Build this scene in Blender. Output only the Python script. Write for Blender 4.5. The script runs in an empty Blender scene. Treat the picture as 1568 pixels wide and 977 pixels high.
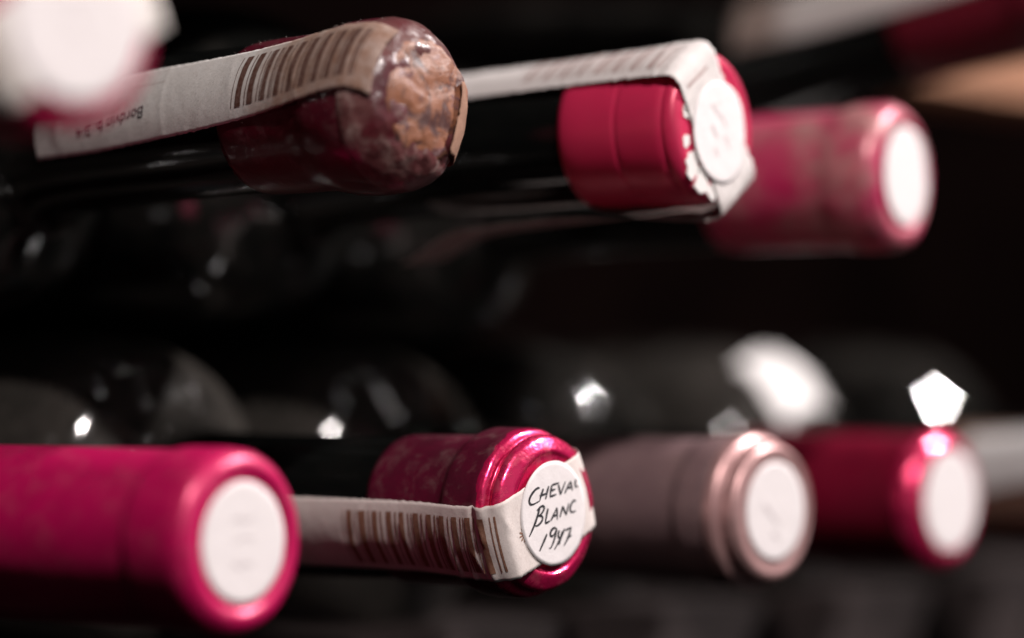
import bpy, bmesh, math, random
from mathutils import Vector, Matrix, noise

# ------------------------------------------------------------------ camera
S = bpy.context.scene
COL = S.collection
MM = 0.001
ZC = 1.20                                            # camera height above the cellar floor
random.seed(7)

cam_d = bpy.data.cameras.new('camera')
cam = bpy.data.objects.new('camera', cam_d)
COL.objects.link(cam)
S.camera = cam
cam.location = (0, 0, ZC)
yaw, pitch = math.radians(50), math.radians(1.10)
fwd = Vector((math.sin(yaw) * math.cos(pitch), math.cos(yaw) * math.cos(pitch), math.sin(pitch)))
cam.rotation_euler = fwd.to_track_quat('-Z', 'Y').to_euler()
cam_d.sensor_width = 36.0
cam_d.lens = 103.3
cam_d.clip_start = 0.01
cam_d.clip_end = 50.0
cam_d.dof.use_dof = True
cam_d.dof.focus_distance = 0.521
cam_d.dof.aperture_fstop = 3.7
cam_d.dof.aperture_blades = 5
cam_d.dof.aperture_rotation = math.radians(54)

# ------------------------------------------------------------------ world and lamps
W = bpy.data.worlds.new('World')
S.world = W
W.use_nodes = True
W.node_tree.nodes['Background'].inputs[0].default_value = (0.9, 0.85, 0.85, 1)
W.node_tree.nodes['Background'].inputs[1].default_value = 0.004

AIM = Vector((0.42, 0.34, ZC))


def lamp(name, direction, dist, size, watts, col, size_y=None):
    d = bpy.data.lights.new(name, 'AREA')
    d.shape = 'DISK'
    d.size = size
    if size_y:
        d.shape = 'RECTANGLE'
        d.size_y = size_y
    d.energy = watts
    d.color = col
    o = bpy.data.objects.new(name, d)
    COL.objects.link(o)
    v = Vector(direction).normalized()
    o.location = AIM + v * dist
    o.rotation_euler = v.to_track_quat('Z', 'Y').to_euler()
    return o


lamp('cellar_spot', (-0.35, -0.63, 0.69), 1.15, 0.05, 12.5, (1.0, 0.93, 0.90))
lamp('cellar_spot', (0.66, -0.42, 0.62), 1.15, 0.05, 20.0, (1.0, 0.95, 0.94))

lamp('room_fill', (-0.12, -0.96, 0.24), 1.7, 1.7, 2.4, (0.93, 0.96, 1.0), 1.0)     # added soft fill, stands for the dim room mirrored in the glass

vs = S.view_settings
vs.view_transform = 'Standard'
vs.look = 'None'
vs.exposure = 0.0
vs.gamma = 1.0
vs.use_curve_mapping = False
S.cycles.use_denoising = True
S.cycles.max_bounces = 6

# ------------------------------------------------------------------ material helpers


class NT:
    def __init__(self, name):
        self.m = bpy.data.materials.new(name)
        self.m.use_nodes = True
        self.t = self.m.node_tree
        self.p = self.t.nodes['Principled BSDF']

    def n(self, typ, **kw):
        nd = self.t.nodes.new(typ)
        for k, v in kw.items():
            setattr(nd, k, v)
        return nd

    def link(self, a, b):
        self.t.links.new(a, b)

    def setv(self, **kw):
        for k, v in kw.items():
            self.p.inputs[k.replace('_', ' ')].default_value = v

    def coord(self, which='Object'):
        if not hasattr(self, '_tc'):
            self._tc = self.n('ShaderNodeTexCoord')
        return self._tc.outputs[which]

    def noise(self, scale, detail=4, rough=0.55, coord=None, dist=0.0, vec_scale=None):
        nd = self.n('ShaderNodeTexNoise')
        nd.inputs['Scale'].default_value = scale
        nd.inputs['Detail'].default_value = detail
        nd.inputs['Roughness'].default_value = rough
        nd.inputs['Distortion'].default_value = dist
        c = coord or self.coord()
        if vec_scale:
            mp = self.n('ShaderNodeMapping')
            mp.inputs['Scale'].default_value = vec_scale
            self.link(c, mp.inputs['Vector'])
            c = mp.outputs['Vector']
        self.link(c, nd.inputs['Vector'])
        return nd.outputs['Fac']

    def ramp(self, fac, stops, interp='LINEAR'):
        nd = self.n('ShaderNodeValToRGB')
        cr = nd.color_ramp
        cr.interpolation = interp
        while len(cr.elements) < len(stops):
            cr.elements.new(0.5)
        for e, (p, c) in zip(cr.elements, stops):
            e.position = p
            e.color = (c, c, c, 1) if isinstance(c, (int, float)) else (*c, 1)
        self.link(fac, nd.inputs['Fac'])
        return nd.outputs['Color']

    def mix(self, fac, a, b, mode='MIX'):
        nd = self.n('ShaderNodeMix', data_type='RGBA', blend_type=mode)
        for i, v in ((0, fac), (6, a), (7, b)):
            if isinstance(v, (int, float)):
                nd.inputs[i].default_value = v
            elif isinstance(v, tuple):
                nd.inputs[i].default_value = (*v, 1)
            else:
                self.link(v, nd.inputs[i])
        return nd.outputs[2]

    def math(self, op, a, b=None, c=None, clamp=False):
        nd = self.n('ShaderNodeMath', operation=op, use_clamp=clamp)
        for i, v in enumerate((a, b, c)):
            if v is None:
                continue
            if isinstance(v, (int, float)):
                nd.inputs[i].default_value = v
            else:
                self.link(v, nd.inputs[i])
        return nd.outputs[0]

    def bump(self, h, strength, dist):
        nd = self.n('ShaderNodeBump')
        nd.inputs['Strength'].default_value = strength
        nd.inputs['Distance'].default_value = dist
        self.link(h, nd.inputs['Height'])
        self.link(nd.outputs['Normal'], self.p.inputs['Normal'])

    def base(self, c):
        if isinstance(c, tuple):
            self.p.inputs['Base Color'].default_value = (*c, 1)
        else:
            self.link(c, self.p.inputs['Base Color'])


def glass_mat(name, sheen0, rough0):
    m = NT(name)
    dust = m.ramp(m.noise(90, 6, 0.65), [(0.45, 0.0), (0.75, 1.0)])
    specks = m.ramp(m.noise(1500, 2, 0.5), [(0.66, 0.0), (0.72, 1.0)])
    sp = m.n('ShaderNodeSeparateXYZ')
    m.link(m.coord(), sp.inputs[0])
    mr = m.n('ShaderNodeMapRange')              # room sheen put into the shoulder and body colour, with dust; neck left dark
    mr.inputs['From Min'].default_value = -0.226
    mr.inputs['From Max'].default_value = -0.206
    m.link(sp.outputs[1], mr.inputs['Value'])
    film = m.math('MULTIPLY', m.math('ADD', sheen0, m.math('MULTIPLY', dust, 0.06 + sheen0 * 0.5)), mr.outputs[0])
    d = m.math('ADD', m.math('ADD', film, m.math('MULTIPLY', dust, 0.012)), m.math('MULTIPLY', specks, 0.06), clamp=True)
    m.base(m.mix(d, (0.0035, 0.004, 0.0038), (0.20, 0.17, 0.15)))
    m.link(m.math('ADD', rough0, m.math('MULTIPLY', dust, 0.10)), m.p.inputs['Roughness'])
    m.setv(IOR=1.6)
    return m.m


def foil_mat(name, col, worn, metallic=0.4, rough=0.32, wear=0.5, dust=0.0, bump=0.25, streak=1.0, lacquer=0.0):
    """coloured capsule foil: tint changes, rubbed patches, dust and small dents"""
    m = NT(name)
    big = m.ramp(m.noise(70, 5, 0.6, dist=0.6), [(0.42, 0.0), (0.66, 1.0)])
    fine = m.ramp(m.noise(520, 5, 0.65, vec_scale=(1, 0.35, 1)), [(0.45, 0.0), (0.75, 1.0)])
    c = m.mix(m.math('MULTIPLY', big, wear), col, worn)
    c = m.mix(m.math('MULTIPLY', fine, 0.35 * streak), c, tuple(min(1, x * 0.55 + 0.01) for x in col))
    if dust > 0:
        dn = m.ramp(m.noise(240, 8, 0.75, dist=0.4), [(0.50, 0.0), (0.74, 1.0)])
        dn = m.math('MULTIPLY', dn, dust)
        c = m.mix(dn, c, (0.42, 0.33, 0.29))
        m.link(m.math('MULTIPLY', m.math('SUBTRACT', 1.0, dn), metallic), m.p.inputs['Metallic'])
        m.link(m.math('ADD', rough, m.math('MULTIPLY', dn, 0.5)), m.p.inputs['Roughness'])
    else:
        m.setv(Metallic=metallic)
        m.link(m.math('ADD', rough, m.math('MULTIPLY', fine, 0.12)), m.p.inputs['Roughness'])
    m.base(c)
    if lacquer:
        m.setv(Coat_Weight=lacquer, Coat_Roughness=0.12)
    h = m.math('ADD', m.noise(160, 3, 0.5), m.math('MULTIPLY', m.noise(900, 3, 0.6), 0.25))
    m.bump(h, bump, 0.0006)
    return m.m


def paper_mat(name, col=(0.66, 0.60, 0.57), mottled=0.5, stain_shade=None, rough=0.85):
    """UV is in millimetres: u along the strip, v across. stain = list of (u0,u1,colour,amount)"""
    m = NT(name)
    sep = m.n('ShaderNodeSeparateXYZ')
    m.link(m.coord('UV'), sep.inputs[0])
    U, V = sep.outputs[0], sep.outputs[1]
    n1 = m.ramp(m.noise(0.35, 6, 0.6, coord=m.coord('UV')), [(0.3, 0.0), (0.7, 1.0)])
    fib = m.ramp(m.noise(1.7, 5, 0.7, coord=m.coord('UV'), dist=1.2), [(0.35, 0.0), (0.62, 1.0)])
    spk = m.ramp(m.noise(3.2, 3, 0.6, coord=m.coord('UV')), [(0.58, 0.0), (0.70, 1.0)])
    dark = tuple(x * 0.62 for x in col)
    c = m.mix(m.math('MULTIPLY', n1, mottled * 0.45), col, tuple(x * y for x, y in zip(col, (0.86, 0.82, 0.78))))
    c = m.mix(m.math('MULTIPLY', fib, mottled * 0.35), c, dark)
    c = m.mix(m.math('MULTIPLY', spk, mottled * 0.75), c, tuple(x * 0.38 for x in col))
    grime = m.ramp(m.noise(0.9, 7, 0.7, coord=m.coord('UV'), dist=0.8), [(0.52, 0.0), (0.70, 1.0)])
    c = m.mix(m.math('MULTIPLY', grime, min(0.9, mottled * 0.35)), c, tuple(x * y for x, y in zip(col, (0.55, 0.47, 0.43))))
    if stain_shade:  # real stains, and shade painted into the colour of some strips
        wob = m.math('MULTIPLY', m.math('SUBTRACT', m.noise(0.22, 5, 0.6, coord=m.coord('UV')), 0.5), 16.0)
        uw = m.math('ADD', U, wob)
        for u0, u1, sc, amt in stain_shade:
            mr = m.n('ShaderNodeMapRange')
            mr.inputs['From Min'].default_value = u0
            mr.inputs['From Max'].default_value = u1
            mr.clamp = True
            m.link(uw, mr.inputs['Value'])
            c = m.mix(m.math('MULTIPLY', mr.outputs[0], m.math('MULTIPLY', m.math('ADD', 0.62, m.math('MULTIPLY', n1, 0.38)), amt)), c, tuple(min(1.0, x / y) for x, y in zip(sc, col)), 'MULTIPLY')
    m.base(c)
    m.setv(Roughness=rough)
    m.p.inputs['Specular IOR Level'].default_value = 0.25
    h = m.math('ADD', m.noise(2.2, 5, 0.65, coord=m.coord('UV')), m.math('MULTIPLY', m.noise(0.45, 3, 0.5, coord=m.coord('UV')), 2.0))
    m.bump(h, 0.22, 0.0002)
    return m.m


def ink_mat(name, col, fade=0.35):
    m = NT(name)
    f = m.ramp(m.noise(1400, 5, 0.7), [(0.40, 0.0), (0.68, 1.0)])
    m.base(m.mix(m.math('MULTIPLY', f, fade), col, tuple(min(1, x * 1.6 + 0.10) for x in col)))
    m.setv(Roughness=0.8)
    m.p.inputs['Specular IOR Level'].default_value = 0.2
    return m.m


def crust_mat():
    """crumbled brown cap end: mould, cork dust and old paper"""
    m = NT('decayed_cap_crust')
    a = m.noise(150, 8, 0.65, dist=0.5)
    b = m.noise(420, 6, 0.7)
    c = m.ramp(a, [(0.30, (0.035, 0.015, 0.016)), (0.43, (0.09, 0.036, 0.032)), (0.50, (0.25, 0.095, 0.048)), (0.57, (0.30, 0.125, 0.075)), (0.65, (0.17, 0.075, 0.08)), (0.76, (0.45, 0.36, 0.34))])
    c = m.mix(m.math('MULTIPLY', m.ramp(b, [(0.5, 0.0), (0.72, 1.0)]), 0.55), c, (0.16, 0.10, 0.09))
    m.base(c)
    m.setv(Roughness=0.42)
    m.bump(m.math('ADD', a, m.math('MULTIPLY', b, 0.4)), 0.7, 0.0008)
    return m.m


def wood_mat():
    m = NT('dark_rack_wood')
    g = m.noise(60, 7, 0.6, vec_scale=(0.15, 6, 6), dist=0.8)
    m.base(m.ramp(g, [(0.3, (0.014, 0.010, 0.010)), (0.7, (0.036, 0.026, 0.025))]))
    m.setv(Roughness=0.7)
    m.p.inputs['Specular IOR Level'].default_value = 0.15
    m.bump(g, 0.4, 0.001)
    return m.m


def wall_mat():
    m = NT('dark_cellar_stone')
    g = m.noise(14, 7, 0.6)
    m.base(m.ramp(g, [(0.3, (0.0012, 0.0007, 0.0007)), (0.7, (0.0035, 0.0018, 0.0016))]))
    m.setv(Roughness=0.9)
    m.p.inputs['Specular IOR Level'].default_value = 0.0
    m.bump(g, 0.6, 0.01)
    return m.m


GLASS = glass_mat('dark_bottle_glass', 0.010, 0.10)
GLASS_DUST_SHEEN = glass_mat('dust_sheen_bottle_glass', 0.11, 0.09)  # stronger painted sheen and dust for the lower row's domes
GLASS_SHINY = glass_mat('shiny_bottle_glass', 0.045, 0.03)
WOOD = wood_mat()
WALL = wall_mat()
STICK = paper_mat('white_sticker_paper', (0.78, 0.715, 0.715), 0.28, rough=0.6)
PAPER = paper_mat('ivory_strip_paper', (0.71, 0.62, 0.59), 0.6)
INK_BROWN = ink_mat('brown_print_ink', (0.21, 0.095, 0.058), 0.45)
INK_BLACK = ink_mat('black_print_ink', (0.035, 0.032, 0.036), 0.3)
INK_PEN = ink_mat('pen_ink', (0.018, 0.016, 0.020), 0.35)
INK_FAINT = ink_mat('faint_pen_ink', (0.52, 0.46, 0.465), 0.3)
INK_RED = ink_mat('faint_red_ink', (0.36, 0.25, 0.235), 0.2)

# ------------------------------------------------------------------ geometry helpers
LEN = 300.0                       # bottle length in mm; local tip lies at y = -LEN, base centre at the origin
GLASS_PROFILE = [(4, 0.0), (4, 12.9), (30, 13.3), (48, 13.5), (62, 13.8), (73, 14.4), (79, 15.2), (82.5, 17.4),
                 (86.2, 23.2), (90, 28.9), (96, 32.0), (106, 34.0), (120, 35.0), (145, 35.0), (288, 35.0), (296, 33.5), (300, 28.0), (297, 20), (285, 0.0)]


def loc(x, z, s):
    """local millimetres (across, up, distance behind the tip face) to metres"""
    return Vector((x * MM, (-LEN + s) * MM, z * MM))


def chaikin(pts, it=2, closed=False):
    for _ in range(it):
        out = [pts[0]]
        for p, q in zip(pts[:-1], pts[1:]):
            out.append(tuple(a * 0.75 + b * 0.25 for a, b in zip(p, q)))
            out.append(tuple(a * 0.25 + b * 0.75 for a, b in zip(p, q)))
        out.append(pts[-1])
        pts = out
    return pts


def link(name, me, mat, parent=None, smooth=True):
    o = bpy.data.objects.new(name, me)
    COL.objects.link(o)
    if mat:
        me.materials.append(mat)
    if smooth:
        for p in me.polygons:
            p.use_smooth = True
    if parent:
        o.parent = parent
    return o


def lathe(name, prof, mat, parent, seg=96, it=2, rough=0.0, nscale=0.12, seed=0.0, crumple=None):
    """prof: (s, r); radial noise of amplitude `rough` mm"""
    pr = chaikin(prof, it)
    vs, fs = [], []
    for s, r in pr:
        for k in range(seg):
            t = 2 * math.pi * k / seg
            rr, ss = r, s
            if rough and r > 0.01:
                q = Vector((math.cos(t) * r * nscale + seed, math.sin(t) * r * nscale, s * nscale))
                nz = noise.noise(q) + 0.5 * noise.noise(q * 2.7)
                rr = r + rough * nz
                ss = s + rough * 0.5 * noise.noise(q * 1.6 + Vector((9, 3, 1)))
            if crumple:
                rr, ss = crumple(rr, ss, t)
            vs.append(loc(rr * math.cos(t), rr * math.sin(t), ss))
    for i in range(len(pr) - 1):
        for k in range(seg):
            a, b = i * seg + k, i * seg + (k + 1) % seg
            fs.append((a, b, b + seg, a + seg))
    me = bpy.data.meshes.new(name)
    me.from_pydata(vs, [], fs)
    bm = bmesh.new()
    bm.from_mesh(me)
    bmesh.ops.remove_doubles(bm, verts=bm.verts, dist=1e-6)
    bmesh.ops.recalc_face_normals(bm, faces=bm.faces)
    bm.to_mesh(me)
    bm.free()
    return link(name, me, mat, parent)


def cr(p0, p1, p2, p3, t):
    return tuple(0.5 * ((2 * b) + (-a + c) * t + (2 * a - 5 * b + 4 * c - d) * t * t + (-a + 3 * b - 3 * c + d) * t ** 3)
                 for a, b, c, d in zip(p0, p1, p2, p3))


class Strip:
    """a paper strip laid over a bottle. knots: (a, s, theta_deg, wrap, shift)
    a = signed distance from the axis in the meridian plane, s = distance behind the tip,
    wrap = 1 when the paper follows the round neck, 0 when it stays flat across."""

    def __init__(self, knots, width, wob=0.12, seed=0.0, width_end=None, bumps=(), creases=()):
        self.w = width
        self.wob, self.seed, self.bumps, self.creases = wob, seed, bumps, creases
        self.fray = None
        k = [tuple(map(float, q)) for q in knots]
        k = [k[0]] + k + [k[-1]]
        dense = []
        for i in range(1, len(k) - 2):
            for j in range(14):
                dense.append(cr(k[i - 1], k[i], k[i + 1], k[i + 2], j / 14))
        dense.append(k[-1])
        self.d = dense
        self.L = [0.0]
        for p, q in zip(dense[:-1], dense[1:]):
            self.L.append(self.L[-1] + max(1e-6, math.hypot(q[0] - p[0], q[1] - p[1])))
        self.length = self.L[-1]

    def at(self, u):
        u = min(max(u, 0), self.length)
        lo, hi = 0, len(self.L) - 1
        while hi - lo > 1:
            m = (lo + hi) // 2
            if self.L[m] <= u:
                lo = m
            else:
                hi = m
        t = (u - self.L[lo]) / (self.L[hi] - self.L[lo])
        return tuple(a + (b - a) * t for a, b in zip(self.d[lo], self.d[hi]))

    def u_of_s(self, s_target, first=True):
        for L, q in zip(self.L, self.d):
            if q[1] <= s_target:
                return L
        return self.length

    def raw(self, u, v):
        a, s, th, k, sh = self.at(u)
        t = math.radians(th)
        mx, mz = math.cos(t), math.sin(t)
        tx, tz = -mz, mx
        vv = v + sh
        R = max(abs(a), 6.0)
        ph = vv / R
        sg = 1 if a >= 0 else -1
        nz = self.wob * (noise.noise(Vector((u * 0.16 + self.seed, v * 0.16, 3.1))) + 0.6 * noise.noise(Vector((u * 0.5, v * 0.35 + self.seed, 8.7))))
        for bu, bv, su, sv, am in self.bumps:
            nz += am * math.exp(-((u - bu) / su) ** 2 - ((v - bv) / sv) ** 2)
        for cu, slope, v0, v1, am, wd in self.creases:      # sharp paper folds
            inside = max(0.0, min(1.0, (v - v0) / 1.2, (v1 - v) / 1.2))
            if inside > 0:
                nz += am * inside * math.exp(-abs(u - cu - slope * v) / wd)
        aw, tw = sg * R * math.cos(ph), R * math.sin(ph)
        A = a + (aw - sg * (R - abs(a)) - a) * k if abs(a) < R else a + (aw - a) * k
        T = vv + (tw - vv) * k
        q = self.at(u + 0.4), self.at(u - 0.4)
        da, ds = q[0][0] - q[1][0], q[0][1] - q[1][1]
        ln = math.hypot(da, ds) or 1
        na, ns = -ds / ln, da / ln          # outward in the meridian plane (path runs from back to tip)
        A += na * nz
        s += ns * nz
        return loc(mx * A + tx * T, mz * A + tz * T, s)

    def pt(self, u, v, lift=0.0):
        p = self.raw(u, v)
        if lift:
            pu = self.raw(u + 0.3, v) - self.raw(u - 0.3, v)
            pv = self.raw(u, v + 0.3) - self.raw(u, v - 0.3)
            n = pu.cross(pv)
            if n.length > 0:
                n.normalize()
            p = p + n * (lift * MM * self.side)
        return p

    side = 1

    def build(self, mat, parent, name='paper_strip', nu=None, nv=22, fray=0.18):
        nu = nu or int(self.length * 3.0)
        # which way is out?
        u = 2.0
        a, s, th, k, sh = self.at(u)
        c = self.raw(u, 0)
        pu = self.raw(u + 0.3, 0) - self.raw(u - 0.3, 0)
        pv = self.raw(u, 0.3) - self.raw(u, -0.3)
        n = pu.cross(pv)
        rad = Vector((c.x, 0, c.z))
        self.side = 1 if n.dot(rad) > 0 else -1
        vs, uv, fs = [], [], []
        for i in range(nu + 1):
            for j in range(nv + 1):
                u = self.length * i / nu
                f = 2.0 * j / nv - 1
                e = noise.noise(Vector((u * 0.9, 5.0 * (1 if f > 0 else -1), self.seed))) * fray * abs(f) ** 6
                v = f * self.w / 2 + e
                if i in (0, nu):
                    u2 = u + noise.noise(Vector((v * 0.8, i, self.seed))) * fray * 1.5
                else:
                    u2 = u
                vs.append(self.raw(u2, v))
                uv.append((u2, v))
        for i in range(nu):
            for j in range(nv):
                a = i * (nv + 1) + j
                q = (a, a + nv + 1, a + nv + 2, a + 1)
                fs.append(q if self.side > 0 else q[::-1])
        me = bpy.data.meshes.new(name)
        me.from_pydata(vs, [], fs)
        lay = me.uv_layers.new(name='UVMap')
        for l in me.loops:
            lay.data[l.index].uv = uv[l.vertex_index]
        o = link(name, me, mat, parent)
        so = o.modifiers.new('thickness', 'SOLIDIFY')
        so.thickness = 0.07 * MM
        so.offset = -1
        return o

    def quads(self, rects, mat, parent, name, lift=0.09, nv=20):
        """flat print: rectangles (u0,u1,v0,v1) laid on the paper"""
        vs, fs = [], []
        for u0, u1, v0, v1 in rects:
            nu = max(1, int((u1 - u0) / 0.3))
            b = len(vs)
            for i in range(nu + 1):
                for j in range(nv + 1):
                    jit = 0.05 * noise.noise(Vector((u0 * 3, j * 0.6, i * 4.0)))
                    vs.append(self.pt(u0 + (u1 - u0) * i / nu + jit, v0 + (v1 - v0) * j / nv, lift))
            for i in range(nu):
                for j in range(nv):
                    a = b + i * (nv + 1) + j
                    q = (a, a + nv + 1, a + nv + 2, a + 1)
                    fs.append(q if self.side > 0 else q[::-1])
        me = bpy.data.meshes.new(name)
        me.from_pydata(vs, [], fs)
        return link(name, me, mat, parent)

    def text(self, body, u, v, size, mat, parent, name='printed_words', flip=True, lift=0.10, space=1.0):
        cu = bpy.data.curves.new('words', 'FONT')
        cu.body = body
        cu.size = size
        cu.space_character = space
        cu.resolution_u = 3
        to = bpy.data.objects.new('words', cu)
        COL.objects.link(to)
        bpy.context.view_layer.update()
        me = bpy.data.meshes.new_from_object(to)
        bpy.data.objects.remove(to)
        bm = bmesh.new()
        bm.from_mesh(me)
        bmesh.ops.triangulate(bm, faces=bm.faces)
        for vx in bm.verts:
            x, y = vx.co.x, vx.co.y
            vx.co = self.pt(u - x, v + y + 0.09 * x, lift) if flip else self.pt(u + x, v + y, lift)
        bm.to_mesh(me)
        bm.free()
        me.name = name
        return link(name, me, mat, parent, smooth=False)


def barcode_rects(u0, u1, v0, v1, seed, every=4.1):
    rnd = random.Random(seed)
    out = []
    u = u0
    out.append((u, u + 0.16, v0, v1))
    u += 1.0
    while u < u1 - 1.8:
        out.append((u, u + 1.25 + rnd.uniform(-0.1, 0.2), v0, v1))       # wide bar
        a = u + 2.05 + rnd.uniform(-0.1, 0.25)
        out.append((a, a + rnd.choice((0.22, 0.22, 0.36)), v0, v1))
        if rnd.random() < 0.6:
            b = a + rnd.uniform(0.65, 0.9)
            out.append((b, b + 0.20, v0, v1))
        u += every + rnd.uniform(-0.45, 0.25)
    out.append((u1, u1 + 0.18, v0, v1))
    return out


class Sticker:
    """round sticker on the tip face; x right and y up as seen from the front, in mm"""

    def __init__(self, cx, cz, s, r, bend=lambda x, y: 0.0, seed=0.0):
        self.cx, self.cz, self.s, self.r, self.bend, self.seed = cx, cz, s, r, bend, seed

    def pt(self, x, y, lift=0.0):
        nz = 0.05 * noise.noise(Vector((x * 0.35 + self.seed, y * 0.35, 1.7)))
        return loc(self.cx + x, self.cz + y, self.s + self.bend(x, y) + nz - lift)

    def build(self, parent, mat=None, rings=12, seg=72):
        vs, uv, fs = [self.pt(0, 0)], [(0, 0)], []
        for i in range(1, rings + 1):
            for k in range(seg):
                t = 2 * math.pi * k / seg
                rr = self.r * i / rings
                if i == rings:
                    rr += 0.06 * noise.noise(Vector((math.cos(t) * 4, math.sin(t) * 4, self.seed)))
                x, y = rr * math.cos(t), rr * math.sin(t)
                vs.append(self.pt(x, y))
                uv.append((x, y))
        for k in range(seg):
            fs.append((0, 1 + k, 1 + (k + 1) % seg))
        for i in range(rings - 1):
            for k in range(seg):
                a, b = 1 + i * seg + k, 1 + i * seg + (k + 1) % seg
                fs.append((a, a + seg, b + seg, b))
        me = bpy.data.meshes.new('round_sticker')
        me.from_pydata(vs, [], fs)
        lay = me.uv_layers.new(name='UVMap')
        for l in me.loops:
            lay.data[l.index].uv = uv[l.vertex_index]
        bm = bmesh.new()
        bm.from_mesh(me)
        bm.normal_update()
        if sum(f.normal.y for f in bm.faces) > 0:
            bmesh.ops.reverse_faces(bm, faces=bm.faces)
        bm.to_mesh(me)
        bm.free()
        o = link('round_sticker', me, mat or STICK, parent)
        so = o.modifiers.new('thickness', 'SOLIDIFY')
        so.thickness = 0.12 * MM
        so.offset = -1
        self.o = o
        return o

    def pen(self, strokes, width, mat, name='handwriting'):
        """strokes: (points, smooth iterations); ribbons with a pen's swell and taper"""
        vs, fs = [], []
        for pts, it in strokes:
            p = chaikin(pts, it)
            # resample
            seg = [math.hypot(b[0] - a[0], b[1] - a[1]) for a, b in zip(p[:-1], p[1:])]
            tot = sum(seg)
            n = max(3, int(tot / 0.22))
            q = []
            for i in range(n + 1):
                d = tot * i / n
                for a, b, l in zip(p[:-1], p[1:], seg):
                    if d <= l or l == seg[-1] and b is p[-1]:
                        t = min(1, d / l) if l else 0
                        q.append((a[0] + (b[0] - a[0]) * t, a[1] + (b[1] - a[1]) * t))
                        break
                    d -= l
                else:
                    q.append(p[-1])
            b0 = len(vs)
            for i, (x, y) in enumerate(q):
                a, b = q[max(0, i - 1)], q[min(len(q) - 1, i + 1)]
                dx, dy = b[0] - a[0], b[1] - a[1]
                l = math.hypot(dx, dy) or 1
                t = i / (len(q) - 1)
                w = width * 0.5 * (0.62 + 0.5 * math.sin(math.pi * min(1, 0.15 + t * 0.9)) + 0.18 * noise.noise(Vector((x, y, 2.0)))) * (1.15 if dy < 0 else 0.92)
                nx, ny = -dy / l * w, dx / l * w
                vs.append(self.pt(x + nx, y + ny, 0.05))
                vs.append(self.pt(x - nx, y - ny, 0.05))
            for i in range(len(q) - 1):
                a = b0 + 2 * i
                fs.append((a, a + 2, a + 3, a + 1))
        me = bpy.data.meshes.new(name)
        me.from_pydata(vs, [], fs)
        return link(name, me, mat, self.o, smooth=False)


SLOPING_PROFILE = [(4, 0.0), (4, 12.9), (30, 13.3), (60, 14.0), (85, 15.5), (105, 18.5), (130, 24.5), (155, 31), (175, 34.6), (190, 35.0),
                   (288, 35.0), (296, 33.5), (300, 28.0), (297, 20), (285, 0.0)]



def shifted(d):          # the same bottle with a neck longer by d
    return [(p if p < 60 or p > 200 else p + d, r) for p, r in GLASS_PROFILE]


LONG_NECK = shifted(16)


def bottle(label, tip, base, group='wine bottles lying in two rows', profile=None, glass=None):
    e = bpy.data.objects.new('wine_bottle', None)
    COL.objects.link(e)
    e.empty_display_size = 0.03
    t, b = Vector(tip), Vector(base)
    ax = (b - t).normalized()
    b = t + ax * LEN                       # keep the true length
    x = ax.cross(Vector((0, 0, 1))).normalized()
    z = x.cross(ax).normalized()
    m = Matrix((x, ax, z)).transposed().to_4x4()
    m.translation = b * MM + Vector((0, 0, ZC))
    e.matrix_world = m
    e['label'] = label
    e['category'] = 'wine bottle'
    e['group'] = group
    lathe('glass', profile or GLASS_PROFILE, glass or GLASS, e, seg=80, it=2)
    return e


def fuzz(prof_r, s0, s1, n, parent, mat, th0=20, th1=170, lmax=1.2, seed=1):
    """fine dust hairs clinging to a capsule"""
    rnd = random.Random(seed)
    vs, fs = [], []
    for _ in range(n):
        s = rnd.uniform(s0, s1)
        t = math.radians(rnd.uniform(th0, th1))
        r = prof_r(s)
        p = Vector((r * math.cos(t), r * math.sin(t), s))
        d = Vector((math.cos(t) + rnd.gauss(0, 0.7), math.sin(t) + rnd.gauss(0, 0.7), rnd.gauss(0, 0.9))).normalized()
        cv = Vector((rnd.gauss(0, 1), rnd.gauss(0, 1), rnd.gauss(0, 1))) * 0.35
        L = rnd.uniform(0.25, lmax) * rnd.random() ** 0.6
        w = rnd.uniform(0.010, 0.022)
        sd = d.cross(Vector((rnd.gauss(0, 1), rnd.gauss(0, 1), rnd.gauss(0, 1)))).normalized() * w
        b = len(vs)
        for i in range(4):
            q = p + d * (L * i / 3) + cv * (L * (i / 3) ** 2)
            vs.append(loc(*(q + sd)))
            vs.append(loc(*(q - sd)))
        for i in range(3):
            a = b + 2 * i
            fs.append((a, a + 2, a + 3, a + 1))
    me = bpy.data.meshes.new('dust_hairs')
    me.from_pydata(vs, [], fs)
    o = link('dust_hairs', me, mat, parent, smooth=False)
    o['kind'] = 'stuff'
    return o


DUST = NT('grey_dust')
DUST.base((0.45, 0.38, 0.35))
DUST.setv(Roughness=0.9)
DUST = DUST.m

# ------------------------------------------------------------------ the setting
def box(name, lo, hi, mat, bevel=2.0):
    bm = bmesh.new()
    bmesh.ops.create_cube(bm, size=1)
    for v in bm.verts:
        v.co = Vector([(l + h) / 2 + c * (h - l) for l, h, c in zip(lo, hi, v.co)]) * MM + Vector((0, 0, ZC))
    bmesh.ops.bevel(bm, geom=bm.edges, offset=bevel * MM, segments=2, affect='EDGES')
    me = bpy.data.meshes.new(name)
    bm.to_mesh(me)
    bm.free()
    return link(name, me, mat, smooth=False)


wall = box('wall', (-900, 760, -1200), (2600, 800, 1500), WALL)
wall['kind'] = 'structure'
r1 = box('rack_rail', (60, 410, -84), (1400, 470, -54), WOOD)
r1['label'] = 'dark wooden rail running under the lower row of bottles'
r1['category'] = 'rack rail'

r2 = box('shade_board', (-200, 388, 104), (548, 690, 122), WOOD)  # added out of view to keep light off the upper bodies
r2['label'] = 'unseen dark board added above the upper row to shade the bottle bodies'
r2['category'] = 'shade board'

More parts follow.
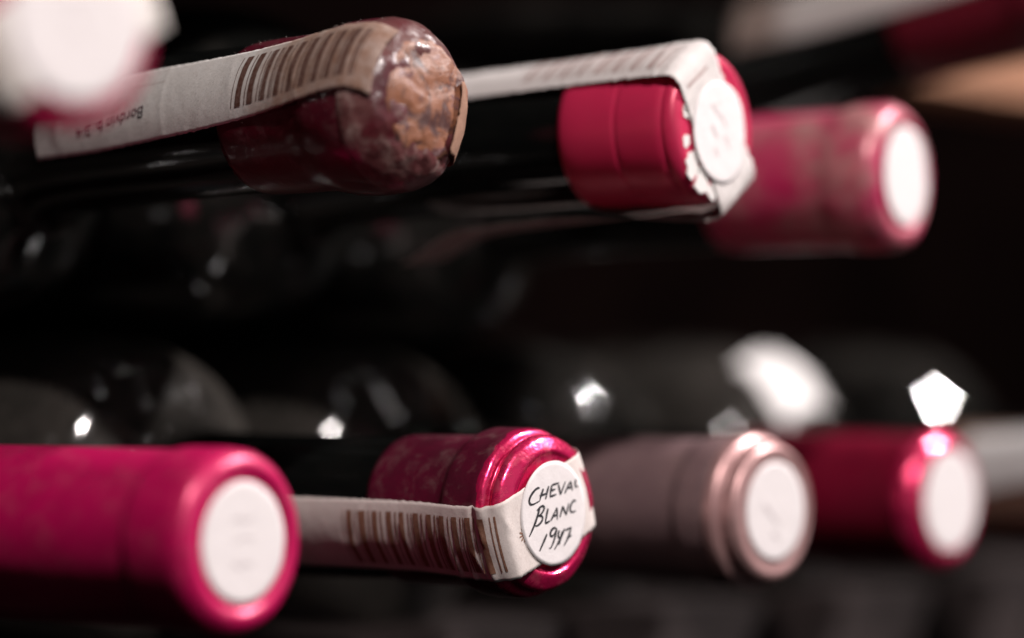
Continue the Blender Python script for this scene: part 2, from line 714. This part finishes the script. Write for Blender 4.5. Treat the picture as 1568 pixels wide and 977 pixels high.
# ------------------------------------------------------------------ lower row
PINK = (0.50, 0.008, 0.10)
# B1 : plain pink capsule, foreground left
b1 = bottle('blurred hot pink capped bottle with blank white sticker, at lower left', (333.0, 335.2, -26.8), (315.0, 635, -26.8), profile=shifted(9), glass=GLASS_DUST_SHEEN)
foil1 = foil_mat('satin_pink_capsule', (0.58, 0.005, 0.100), (0.47, 0.006, 0.08), metallic=0.2, rough=0.36, wear=0.5, dust=0.12, bump=0.16, streak=0.6)
lathe('capsule', [(0.7, 0), (0.7, 10.2), (0.6, 10.8), (0.25, 11.3), (0.0, 11.9), (0.0, 12.6), (0.5, 13.8), (1.6, 14.8), (3.5, 15.2), (11.5, 15.25),
                  (12.6, 15.1), (13.2, 14.75), (14.2, 14.7), (30, 14.75), (62, 14.9), (62.2, 14.2)], foil1, b1, rough=0.10, nscale=0.28)
s1 = Sticker(0.2, 0.0, 0.45, 9.9, seed=4)
s1.build(b1)
s1.pen([([(-3, 3.5), (-1, 4.0), (0.5, 3.2), (2.5, 4.2)], 2), ([(-2.5, 0), (0, 0.7), (2.6, 0.4)], 2), ([(-2.6, -3), (-1, -4.2), (0.4, -3.2), (2.2, -4.0)], 2)], 0.5, INK_FAINT)

# B2 : ringed metallic pink capsule with the handwritten sticker
b2 = bottle('bottle with pink foil cap, brown barcode strip and sticker reading CHEVAL BLANC', (410.3, 334.9, -24.9), (405.5, 635, -26.5), profile=shifted(10), glass=GLASS_DUST_SHEEN)
foil2s = foil_mat('dull_wine_red_sleeve', (0.125, 0.006, 0.028), (0.075, 0.010, 0.022), metallic=0.3, rough=0.38, wear=0.6, dust=0.20, bump=0.5)
foil2t = foil_mat('bright_pink_foil', (0.76, 0.014, 0.118), (0.52, 0.010, 0.078), metallic=0.6, rough=0.26, wear=0.45, dust=0.28, bump=0.55, lacquer=0.5)
cap2 = lathe('capsule', [(5.2, 15.25), (5.8, 15.42), (7.0, 15.45), (12.2, 15.4), (13.4, 15.1), (14.2, 14.4), (15.0, 14.0), (17, 13.9), (33, 13.85), (33.2, 13.2)], foil2s, b2, rough=0.16, nscale=0.2)
lathe('cap_top', [(0.4, 0), (0.4, 9.9), (0.3, 10.6), (0.0, 11.0), (0.0, 11.5), (0.6, 12.8), (1.1, 13.7), (1.8, 14.15), (2.6, 14.2), (3.1, 13.9), (3.4, 13.5), (3.8, 13.5),
                  (4.0, 14.3), (4.4, 15.0), (5.2, 15.35), (6.0, 15.4), (6.1, 15.0)], foil2t, cap2, rough=0.14, nscale=0.25, seed=3)
T2 = 200
strip2 = Strip([(14.3, 78, T2, 1, 0), (14.1, 60, T2, 1, 0), (14.1, 45, T2, 1, 0), (14.3, 30, T2, 1, 0), (14.6, 21, T2, .96, 0), (15.2, 15, T2, .9, 0), (15.75, 10, T2, .82, 0),
                (15.85, 5.5, T2, .68, 0), (15.3, 2.2, T2, .45, 0), (13.4, -0.05, T2, .2, 0), (9.5, -0.3, T2, 0, 0), (0, -0.3, T2, 0, 0), (-7, -0.3, T2, 0, 0), (-10.5, 0.0, T2, .1, 0), (-13.2, 1.2, T2, .3, 0),
                (-15.2, 4.0, T2, .6, 0), (-15.8, 8, T2, .8, 0), (-15.2, 15, T2, .9, 0), (-14.2, 26, T2, 1, 0), (-14.1, 60, T2, 1, 0)], 14.6, wob=0.07, seed=2.0,
               bumps=[(40, 1.5, 3.0, 1.6, 0.25), (47, 0.6, 3.5, 1.8, 0.22), (74.4, 6.0, 0.7, 2.2, 0.6), (70.0, 6.6, 0.6, 1.8, 0.5), (66, 3, 1.0, 5, 0.25), (75, -6.4, 0.9, 2.0, 0.7), (72.6, -6.8, 0.5, 1.6, -0.4)],
               creases=[(71.5, 0.25, 1.0, 9, 0.45, 0.5), (67.6, -0.15, 2.5, 9, 0.35, 0.45), (74.6, 0.1, -9, 0.5, 0.4, 0.5), (55, 0.3, -4, 4, 0.12, 0.8), (42, -0.4, -9, 3, 0.15, 0.9), (81, 0.5, -9, -1, 0.2, 0.6)])
st2 = strip2.build(PAPER, b2)
u_face = strip2.u_of_s(0.0)
strip2.quads(barcode_rects(u_face - 39, u_face - 1.6, -5.2, 5.4, 11, 3.55), INK_BROWN, st2, 'barcode')
# half-hidden printed star beside the sticker
star = []
for k in range(10):
    a = math.pi * k / 5
    star.append((a,))
sv, sf = [], []
uc, vc = u_face + 4.4, 0.4
for k in range(10):
    a = math.pi * 2 * k / 10
    for (rr, w) in ((0.5, 0.14), (1.35, 0.14)):
        for sg in (-1, 1):
            sv.append(strip2.pt(uc + rr * math.cos(a) - sg * w * math.sin(a), vc + rr * math.sin(a) + sg * w * math.cos(a), 0.07))
    b = k * 4
    sf.append((b, b + 2, b + 3, b + 1))
me = bpy.data.meshes.new('printed_star')
me.from_pydata(sv, [], sf)
link('printed_star', me, INK_BROWN, st2, smooth=False)

s2 = Sticker(0.0, 0.0, -0.52, 9.45, bend=lambda x, y: 0.020 * max(0, x - 6.0) ** 2 + 0.004 * max(0, -x - 4) ** 2, seed=8)
s2.build(b2)


def zz(pts):        # letter sketch units to millimetres on the sticker
    return [((x - 286) / 24.0, -(y - 475) / 37.7) for x, y in pts]


letters = [
    # C H E V A L
    ([(186, 300), (176, 296), (150, 312), (122, 350), (112, 385), (122, 410), (150, 405), (186, 385)], 2),
    ([(212, 305), (200, 335), (186, 385)], 1), ([(186, 352), (215, 345), (238, 335)], 1), ([(248, 288), (236, 330), (226, 376)], 1),
    ([(270, 284), (262, 320), (256, 362)], 1), ([(270, 284), (296, 276), (322, 270)], 1), ([(262, 322), (282, 315), (296, 312)], 1), ([(256, 362), (280, 354), (304, 346)], 1),
    ([(316, 282), (324, 318), (330, 350)], 1), ([(330, 350), (348, 305), (366, 262)], 1),
    ([(360, 344), (380, 300), (402, 262)], 1), ([(402, 262), (408, 298), (414, 328)], 1), ([(374, 312), (392, 306), (412, 304)], 1),
    ([(440, 250), (434, 276), (432, 300)], 1), ([(432, 300), (444, 302), (456, 296)], 1),
    # B L A N C
    ([(186, 430), (172, 480), (148, 550), (114, 622)], 2), ([(168, 450), (190, 424), (212, 420), (218, 440), (200, 470), (176, 488)], 2),
    ([(176, 488), (200, 486), (208, 506), (190, 538), (160, 556), (150, 546)], 2),
    ([(242, 440), (232, 490), (222, 538)], 1), ([(222, 538), (240, 534), (256, 524)], 1),
    ([(262, 524), (284, 478), (304, 436)], 1), ([(304, 436), (306, 480), (306, 520)], 1), ([(276, 496), (292, 490), (308, 488)], 1),
    ([(324, 506), (334, 470), (344, 430)], 1), ([(344, 430), (356, 462), (368, 490)], 1), ([(368, 490), (378, 450), (386, 410)], 1),
    ([(438, 400), (426, 392), (406, 412), (394, 446), (400, 472), (418, 474), (438, 466)], 2),
    # 1 9 4 7
    ([(234, 612), (212, 662), (184, 724)], 1),
    ([(300, 580), (284, 570), (262, 592), (256, 622), (270, 634), (292, 606), (302, 578)], 2), ([(302, 578), (290, 640), (264, 704), (250, 712)], 2),
    ([(318, 592), (310, 630), (322, 648), (344, 622)], 2), ([(358, 584), (328, 650), (286, 720)], 1), ([(340, 600), (330, 650), (318, 690)], 1),
    ([(364, 596), (384, 586), (404, 576)], 1), ([(404, 576), (386, 640), (352, 700)], 2), ([(372, 648), (390, 640), (406, 632)], 1),
]
s2.pen([(zz(p), it) for p, it in letters], 0.40, INK_PEN)

# B3 : mauve sleeve with pale rings
b3 = bottle('bottle with dull mauve brown sleeve and pale rosy rings round a white sticker', (475.7, 331.7, -26.9), (478, 635, -26.5), profile=shifted(9), glass=GLASS_DUST_SHEEN)
foil3 = foil_mat('mauve_brown_sleeve', (0.165, 0.098, 0.105), (0.23, 0.14, 0.14), metallic=0.1, rough=0.55, wear=0.5, dust=0.12, bump=0.25)
foil3r = foil_mat('rosy_pewter_ring', (0.62, 0.36, 0.35), (0.42, 0.22, 0.22), metallic=0.55, rough=0.38, wear=0.5, dust=0.15, bump=0.3)
cap3 = lathe('capsule', [(6.6, 14.6), (7.2, 15.0), (8, 15.1), (13.4, 15.1), (14.2, 14.7), (15.2, 14.3), (16.5, 14.2), (48, 14.2), (48.2, 13.4)], foil3, b3, rough=0.08)
lathe('rim', [(0.35, 0), (0.35, 10.6), (0.25, 11.2), (0.0, 11.8), (0.0, 12.4), (0.5, 13.3), (1.4, 13.7), (3.0, 13.75), (3.5, 13.6), (3.8, 14.4), (4.4, 15.2), (5.4, 15.4),
              (6.6, 15.35), (7.0, 14.8)], foil3r, cap3, rough=0.06)
s3 = Sticker(0.3, 0.1, 0.12, 9.8, seed=13)
s3.build(b3)
s3.pen([([(-4, 1.5), (-1, -1.0), (1, -2.8)], 2), ([(-1.5, -5), (0, -4.2), (1.0, -6.2)], 2)], 0.7, INK_FAINT)

# B4 : dark red sleeve, bright pink tip
b4 = bottle('bottle with dark wine red sleeve, shiny bright pink tip and large white sticker', (550.4, 337.6, -27.4), (550, 635, -26.5), profile=shifted(8), glass=GLASS_SHINY)
foil4 = foil_mat('dark_wine_red_sleeve', (0.24, 0.004, 0.028), (0.14, 0.004, 0.02), metallic=0.3, rough=0.38, wear=0.5, bump=0.2)
cap4 = lathe('capsule', [(5.5, 14.4), (6.5, 14.6), (7.5, 14.5), (16, 14.4), (55, 14.5), (55.2, 13.5)], foil4, b4, rough=0.08)
lathe('cap_top', [(0.5, 0), (0.5, 11.0), (0.0, 11.6), (0.1, 12.4), (1.0, 13.9), (2.2, 14.9), (3.8, 15.3), (5.0, 15.1), (6.0, 14.55), (6.4, 14.2)], foil2t, cap4, rough=0.25, nscale=0.3)
Sticker(0.6, 0.0, 0.1, 11.0, seed=21).build(b4)

# B5 : brown sleeve, strip glued far up the shoulder
b5 = bottle('bottle with brown sleeve and white strip reaching up its shoulder, at right edge', (623, 336, -27.5), (622.5, 635, -26.5), profile=shifted(4), glass=GLASS_DUST_SHEEN)
foil5 = foil_mat('brown_sleeve', (0.16, 0.085, 0.06), (0.22, 0.13, 0.1), metallic=0.1, rough=0.5, dust=0.1, bump=0.2)
lathe('capsule', [(0.6, 0), (0.6, 11), (0, 12), (0.4, 13.4), (1.6, 14.8), (4, 15.3), (12, 15.3), (14, 14.4), (46, 14.2), (46.2, 13.3)], foil5, b5, rough=0.06)
W5 = paper_mat('white_strip_paper', (0.80, 0.76, 0.75), 0.3)
strip5 = Strip([(15.0, 36, 156, 1, 0), (14.8, 30, 150, 1, 0),
                (14.8, 25, 146, 1, 0), (15.6, 13, 140, .9, 0), (15.7, 5, 142, .7, 0), (14.4, 0.8, 142, .4, 0), (10, -0.2, 142, 0, 0), (-10, -0.2, 142, 0, 0), (-14.8, 1.0, 142, .3, 0), (-15.7, 6, 142, .8, 0), (-14.6, 40, 142, 1, 0)], 17.5, seed=5)
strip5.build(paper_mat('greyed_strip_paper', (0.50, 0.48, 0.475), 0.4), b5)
patch5 = Strip([(32.9, 101, 97, .9, 0), (29.9, 95, 98, .9, 0), (27.2, 92.4, 99, .9, 0), (23.9, 89.6, 100, .9, 0), (18.9, 86.2, 101, .9, 0)], 21, seed=5.5, wob=0.6)
patch5.build(W5, b5, 'shoulder_label')
Sticker(0, 0, -0.5, 9.5, seed=31).build(b5)

# B6 : only its shoulder shows
b6 = bottle('bare dark glass shoulder with the brightest glint, farthest in the lower row', (695.5, 338, -27), (695, 635, -26.5), profile=GLASS_PROFILE[:5] + [(73, 14.4), (79, 15.4), (82, 17.6), (91.0, 29.9), (98, 32.6)] + [(p, r) for p, r in GLASS_PROFILE if p > 100], glass=GLASS_SHINY)
lathe('capsule', [(0.6, 0), (0.6, 11), (0, 12), (0.4, 13.4), (1.6, 14.8), (4, 15.3), (12, 15.3), (14, 14.4), (46, 14.2), (46.2, 13.3)], foil4, b6, rough=0.06)

# ------------------------------------------------------------------ upper row
# U1 : very near, blurred
u1 = bottle('strongly blurred near bottle end with large white sticker, cut by the top left corner', (268.2, 303.4, 48.4), (292, 604, 47), profile=LONG_NECK)
foilu1 = foil_mat('crimson_capsule', (0.50, 0.010, 0.075), (0.40, 0.012, 0.06), metallic=0.2, rough=0.4, bump=0.15)
lathe('capsule', [(1.2, 0), (1.2, 10.4), (0.4, 11.2), (0.0, 12.0), (0.4, 13.6), (1.6, 14.8), (4, 15.2), (12, 15.2), (14, 14.6), (50, 14.6), (50.2, 13.3)], foilu1, u1, rough=0.06)
strip_u1 = Strip([(14.9, 90, 206, 1, 0), (14.7, 60, 206, 1, 0), (15.0, 25, 206, 1, 0), (15.6, 12, 206, .9, 0), (15.7, 5, 206, .7, 0), (14.6, 0.8, 206, .4, 0), (10, -0.2, 206, 0, 0),
                  (-10, -0.2, 206, 0, 0), (-14.4, 0.2, 206, .1, 0), (-16.0, 2.0, 206, .4, 0), (-15.7, 8, 206, .8, 0), (-14.8, 40, 206, 1, 0)], 13.2, seed=15)
stu1 = strip_u1.build(paper_mat('buff_strip_paper', (0.76, 0.69, 0.65), 0.4, stain_shade=[(96, 80, (0.30, 0.21, 0.165), 0.8)]), u1)  # brown back part: blurred barcode and its shade put into the paper colour
uf = strip_u1.u_of_s(0.0)
strip_u1.quads(barcode_rects(uf - 56, uf - 7, -5.2, 5.2, 5), INK_BROWN, stu1, 'barcode')
su1 = Sticker(0.3, 0, -0.5, 11.2, seed=41)
su1.build(u1)
su1.pen([([(-3, 3), (0, 3.6), (3, 3)], 2), ([(-1, 0.5), (0, -1), (1, -2)], 2)], 0.4, INK_FAINT)

# U2 : decayed cap, strip with upside-down print
u2 = bottle('old bottle with crumbling brown cap end, dusty dark red sleeve and stained barcode strip', (378.8, 336.9, 47.3), (375, 636, 41.5), profile=LONG_NECK)
foil_u2 = foil_mat('dusty_wine_red_capsule', (0.095, 0.003, 0.014), (0.055, 0.004, 0.011), metallic=0.1, rough=0.36, wear=0.5, dust=0.20, bump=0.35, lacquer=0.35)


def crump(r, s, t):
    if s < 9 and r > 0.1:
        q = Vector((math.cos(t) * r * 0.25, math.sin(t) * r * 0.25, s * 0.25 + 4))
        k = max(0, 1 - s / 9)
        return r + k * (0.5 * noise.noise(q) + 0.3 * noise.noise(q * 3)), s + k * (0.5 * noise.noise(q * 1.5 + Vector((4, 1, 7))) + 0.25 * noise.noise(q * 4))
    return r, s


capu2 = lathe('capsule', [(6.5, 15.0), (8, 15.3), (10, 15.5), (14, 15.45), (16.5, 15.1), (19, 14.5), (22, 14.05), (38, 13.95), (38.2, 13.2)], foil_u2, u2, rough=0.12, nscale=0.15)
lathe('crumbled_end', [(0.1, 0), (0.0, 6), (0.3, 9.2), (0.9, 10.9), (2.0, 12.6), (3.6, 14.1), (5.2, 15.0), (6.8, 15.35), (7.6, 15.3), (7.8, 14.8)],
      foil_mat('mouldy_foil', (0.085, 0.010, 0.016), (0.14, 0.065, 0.060), metallic=0.0, rough=0.3, wear=0.9, dust=0.6, bump=1.0, lacquer=0.3), capu2, rough=0.10, crumple=crump)
strip_u2 = Strip([(14.5, 85, 172, 1, 0), (14.2, 77, 171, 1, 0), (14.0, 70, 170, 1, 0), (13.9, 60, 167, 1, 0), (13.95, 47, 163, 1, 0), (14.2, 35, 159, 1, 0), (14.7, 25, 155, .95, 0), (15.5, 17, 152, .88, 0), (15.9, 11, 149, .85, 0),
                  (15.8, 6.5, 147, .9, 0), (15.1, 4.2, 146, .9, 0), (13.9, 2.5, 146, .9, 0), (12.8, 1.5, 146, .9, 0)], 14.6, wob=0.08, seed=6.0,
                 bumps=[(5, -3.6, 4.0, 0.8, 0.5), (10, -4.6, 3.0, 0.7, 0.4), (15.5, -3.2, 0.9, 2.4, 0.5), (13, -4.0, 0.9, 1.6, -0.3), (6, 1, 1.2, 3, 0.3)],
                 creases=[(13, 1.4, -7, -1, 0.35, 0.6), (33, 0.1, -9, 9, 0.10, 0.7), (22, -0.8, -9, 1, 0.15, 0.8), (66, 0.4, -4, 9, 0.18, 0.8), (72, -0.3, -9, 3, 0.22, 0.7), (50, 0.2, -9, 9, 0.08, 0.8)])
pm_u2 = paper_mat('stained_strip_paper', (0.58, 0.545, 0.525), 1.0, stain_shade=[(54, 64, (0.27, 0.145, 0.095), 0.95), (64, 84, (0.44, 0.36, 0.33), 0.8)])
stu2 = strip_u2.build(pm_u2, u2, fray=0.22)
flap = Strip([(-7.5, -0.75, 164, .2, 0), (-9.6, -0.1, 164, .4, 0), (-12.4, 1.7, 164, .6, 0), (-15.0, 4.8, 164, .8, 0), (-15.9, 9, 164, .95, 0), (-15.8, 16, 164, 1, 0), (-14.2, 28, 164, 1, 0)], 13.6, wob=0.3, seed=16)
flap.build(paper_mat('rotten_paper', (0.36, 0.20, 0.14), 1.3), u2, 'torn_paper', fray=0.9)
uf = strip_u2.u_of_s(3.0)
strip_u2.quads(barcode_rects(uf - 31, uf - 2, -5.2, 5.0, 23, 3.4), ink_mat('dark_brown_print_ink', (0.075, 0.030, 0.020), 0.5), stu2, 'barcode')
strip_u2.text('Bordvin b. 3/4', 29.0, 0.6, 3.1, INK_BLACK, stu2)
strip_u2.quads([(9, 33, -3.62, -3.55)], INK_RED, stu2, 'ruled_line', nv=2)
def u2_r(s):
    pr = [(3.6, 14.1), (5.2, 15.0), (8, 15.3), (10, 15.5), (14, 15.45), (16.5, 15.1), (19, 14.5), (22, 14.05), (38, 13.95), (38.5, 13.45), (60, 13.8)]
    for (a, b), (c, d) in zip(pr[:-1], pr[1:]):
        if a <= s <= c:
            return b + (d - b) * (s - a) / (c - a)
    return 14


fuzz(u2_r, 3.7, 38, 420, u2, DUST, 30, 190, 0.5, 3)

# torn crust of old paper and mould on the end
def crust_disc(parent):
    vs, fs, n, rings = [], [], 84, 16
    for i in range(rings + 1):
        for k in range(n):
            t = 2 * math.pi * k / n
            edge = 11.0 + 0.9 * noise.noise(Vector((math.cos(t) * 1.8, math.sin(t) * 1.8, 2))) + 0.5 * noise.noise(Vector((math.cos(t) * 6, math.sin(t) * 6, 5)))
            r = edge * i / rings
            x, z = r * math.cos(t), r * math.sin(t)
            h = 0.40 * noise.noise(Vector((x * 0.25, z * 0.25, 6))) + 0.13 * noise.noise(Vector((x * 0.8, z * 0.8, 1)))
            s = -0.75 - h + (1.2 if i == rings else 0) + 0.012 * r * r
            vs.append(loc(x + 0.6, z + 0.3, s))
    for i in range(rings):
        for k in range(n):
            a, b = i * n + k, i * n + (k + 1) % n
            fs.append((a, a + n, b + n, b))
    me = bpy.data.meshes.new('crust')
    me.from_pydata(vs, [], fs)
    bm = bmesh.new()
    bm.from_mesh(me)
    bmesh.ops.remove_doubles(bm, verts=bm.verts, dist=1e-6)
    bmesh.ops.recalc_face_normals(bm, faces=bm.faces)
    if sum(f.normal.y for f in bm.faces) > 0:
        bmesh.ops.reverse_faces(bm, faces=bm.faces)
    bm.to_mesh(me)
    bm.free()
    return link('crust', me, crust_mat(), parent)


crust_disc(u2)

# U3 : smooth crimson capsule, strip over the top, tail hanging below
u3 = bottle('bottle with smooth crimson cap, white strip folded over its end and loose tail below', (444.0, 323.0, 46.5), (422, 622, 41), profile=LONG_NECK)
foil_u3 = foil_mat('smooth_crimson_capsule', (0.60, 0.024, 0.088), (0.53, 0.020, 0.075), metallic=0.15, rough=0.36, wear=0.4, bump=0.08, streak=0.4)
capu3 = lathe('capsule', [(0.15, 0), (0.15, 10.8), (0.1, 11.2), (0.0, 11.9), (0.05, 12.6), (0.5, 13.7), (1.4, 14.3), (2.4, 14.4), (2.9, 14.2), (3.3, 14.4), (4.4, 14.7), (12.6, 14.75),
                           (12.9, 14.6), (13.3, 14.6), (13.6, 14.75), (26, 14.7), (26.2, 13.3)], foil_u3, u3, rough=0.04)
T3 = 122
strip_u3 = Strip([(14.3, 82, 116, 1, 0), (14.2, 60, 117, 1, 0), (14.6, 40, 118, .9, 0), (15.0, 26, T3 - 3, .8, 0), (15.3, 14, T3 - 2, .7, 0), (15.4, 5, T3, .45, 0), (15.0, 1.6, T3, .25, 0), (13.2, -0.1, T3, .1, 0), (9.0, -0.3, T3, 0, 0),
                  (0, -0.3, T3, 0, 0), (-9, -0.3, T3, 0, 0), (-13.6, -0.2, T3, 0, 0), (-15.8, 1.2, T3, .1, 0), (-16.2, 5, T3 - 6, .2, 0), (-16.0, 14, T3 - 22, .2, 0), (-16.0, 28, T3 - 30, .15, 0),
                  (-16.5, 44, T3 - 31, .1, 0), (-17.0, 54, T3 - 31, 0, 0), (-18.0, 60, T3 - 29, 0, 0), (-20.5, 66, T3 - 26, 0, 0), (-22.5, 71, T3 - 26, 0, 0)], 14.4, wob=0.12, seed=9,
                 creases=[(76, 0.15, -9, 9, 0.2, 0.6), (86, 0.3, -2, 9, 0.25, 0.6), (92, -0.3, -9, 2, 0.25, 0.6), (110, 0.3, -9, 9, 0.3, 0.7), (114, -0.2, -9, 9, -0.25, 0.7), (60, 0.3, -9, 3, 0.12, 1.0)])
pm_u3 = paper_mat('pale_strip_paper', (0.74, 0.69, 0.67), 0.35)
pm_u3s = paper_mat('pale_strip_paper_shaded_tail', (0.66, 0.605, 0.59), 0.5, stain_shade=[(108, 118, (0.15, 0.085, 0.07), 0.95)])  # brown tail has the underside's shade put into its colour
stu3 = strip_u3.build(pm_u3s, u3, fray=0.5)
uf = strip_u3.u_of_s(0.0)
strip_u3.quads(barcode_rects(uf - 38, uf - 4, -4.6, 4.8, 31), INK_RED, stu3, 'barcode')
strip_u3.quads([(uf + 2.2, uf + 2.8, -3.2, 5.0)], INK_RED, stu3, 'printed_line')
su3 = Sticker(1.2, -1.0, -0.50, 9.6, bend=lambda x, y: 0.03 * max(0, x - 5) ** 2, seed=51)
su3.build(u3)
su3.pen([([(-3, 5), (-1, 3.5), (1, 2.6), (2.0, 1.0)], 2), ([(-3, 1.2), (-2.2, -0.4), (-1, -1)], 2), ([(1, -0.5), (2.5, -2), (3, -3)], 2), ([(-2.4, -3), (-1, -4.6)], 1)], 0.55, INK_FAINT)
# torn remains of an older paper seal on the face
for (cx, cz, rr, sd) in ((-9.9, 2.4, 1.5, 1), (-10.2, -3.2, 1.2, 2), (-8.2, -7.4, 2.3, 3), (-5.0, -10.0, 2.5, 4), (-1.4, -12.0, 1.6, 7)):
    n = 22
    vv, ff = [], []
    for lay_, s_ in ((0, -0.06), (1, 0.3)):
        for k in range(n):
            t = 2 * math.pi * k / n
            r = rr * (1 + 0.5 * noise.noise(Vector((math.cos(t) * 1.5, math.sin(t) * 1.5, sd * 3.3))) + 0.25 * noise.noise(Vector((math.cos(t) * 5, math.sin(t) * 5, sd))))
            vv.append(loc(cx + r * math.cos(t), cz + r * math.sin(t), s_))
    ff.append(tuple(range(n)))
    for k in range(n):
        ff.append((k, (k + 1) % n, n + (k + 1) % n, n + k))
    me = bpy.data.meshes.new('paper_scrap')
    me.from_pydata(vv, [], ff)
    link('paper_scrap', me, pm_u3, u3, smooth=False)

# U4 : mottled pink capsule
u4 = bottle('blurred bottle with mottled dusty pink cap and bright white sticker, right of the folded strip', (512.5, 325.0, 40.8), (476, 624, 38), profile=LONG_NECK)
foil_u4 = foil_mat('mottled_pink_capsule', (0.56, 0.018, 0.11), (0.46, 0.22, 0.21), metallic=0.2, rough=0.34, wear=0.9, dust=0.5, bump=0.3)
lathe('capsule', [(0.9, 0), (0.9, 10.2), (0.4, 11.0), (0.0, 11.8), (0.4, 13.4), (1.8, 14.9), (4, 15.3), (9, 15.3), (11, 15.0), (13, 14.4), (41, 14.2), (41.2, 13.3)], foil_u4, u4, rough=0.15)
Sticker(1.4, 0.2, 0.2, 10.3, bend=lambda x, y: 0.0, seed=61).build(u4)

# V : bottle above, tilted upward
v1 = bottle('upward tilted bottle with white strip and maroon sleeve, at the top right corner', (587.9, 323.7, 89.4), (587.9, 323.7 + 296.5, 89.4 - 45.4), 'wine bottles lying in two rows', SLOPING_PROFILE)
foil_v = foil_mat('maroon_sleeve', (0.15, 0.006, 0.018), (0.12, 0.006, 0.02), metallic=0.1, rough=0.4, bump=0.1)
lathe('capsule', [(0.6, 0), (0.6, 11), (0, 12), (0.4, 13.4), (1.6, 14.8), (4, 15.3), (12, 15.3), (14, 14.4), (46, 14.2), (46.2, 13.3)], foil_v, v1, rough=0.06)

strip_v = Strip([(16.8, 88, 150, 1, 0), (16.2, 80, 150, 1, 0), (15.2, 66, 150, 1, 0), (14.9, 46, 150, 1, 0), (14.9, 25, 150, 1, 0), (15.6, 12, 150, .9, 0), (15.7, 5, 150, .7, 0), (14.4, 0.8, 150, .4, 0),
                 (10, -0.2, 150, 0, 0), (-10, -0.2, 150, 0, 0), (-14.8, 1.0, 150, .3, 0), (-15.7, 6, 150, .8, 0), (-14.6, 40, 150, 1, 0)], 14.5, seed=25)
strip_v.build(paper_mat('shaded_end_strip_paper', (0.50, 0.45, 0.435), 0.4, stain_shade=[(18, 10, (0.16, 0.095, 0.07), 0.95)]), v1)  # brown end: barcode tone with its shade painted into the paper

oak = NT('warm_oak')
g = oak.noise(50, 6, 0.6, vec_scale=(0.2, 5, 5), dist=0.6)
oak.base(oak.ramp(g, [(0.3, (0.25, 0.105, 0.055)), (0.7, (0.38, 0.18, 0.10))]))
oak.setv(Roughness=0.6)
oak.bump(g, 0.3, 0.001)
sl = box('wooden_slat', (634, 404, 73.5), (900, 430, 95), oak.m, 1.5)
sl['label'] = 'orange brown wooden slat under the upward tilted bottle at top right'
sl['category'] = 'wooden slat'
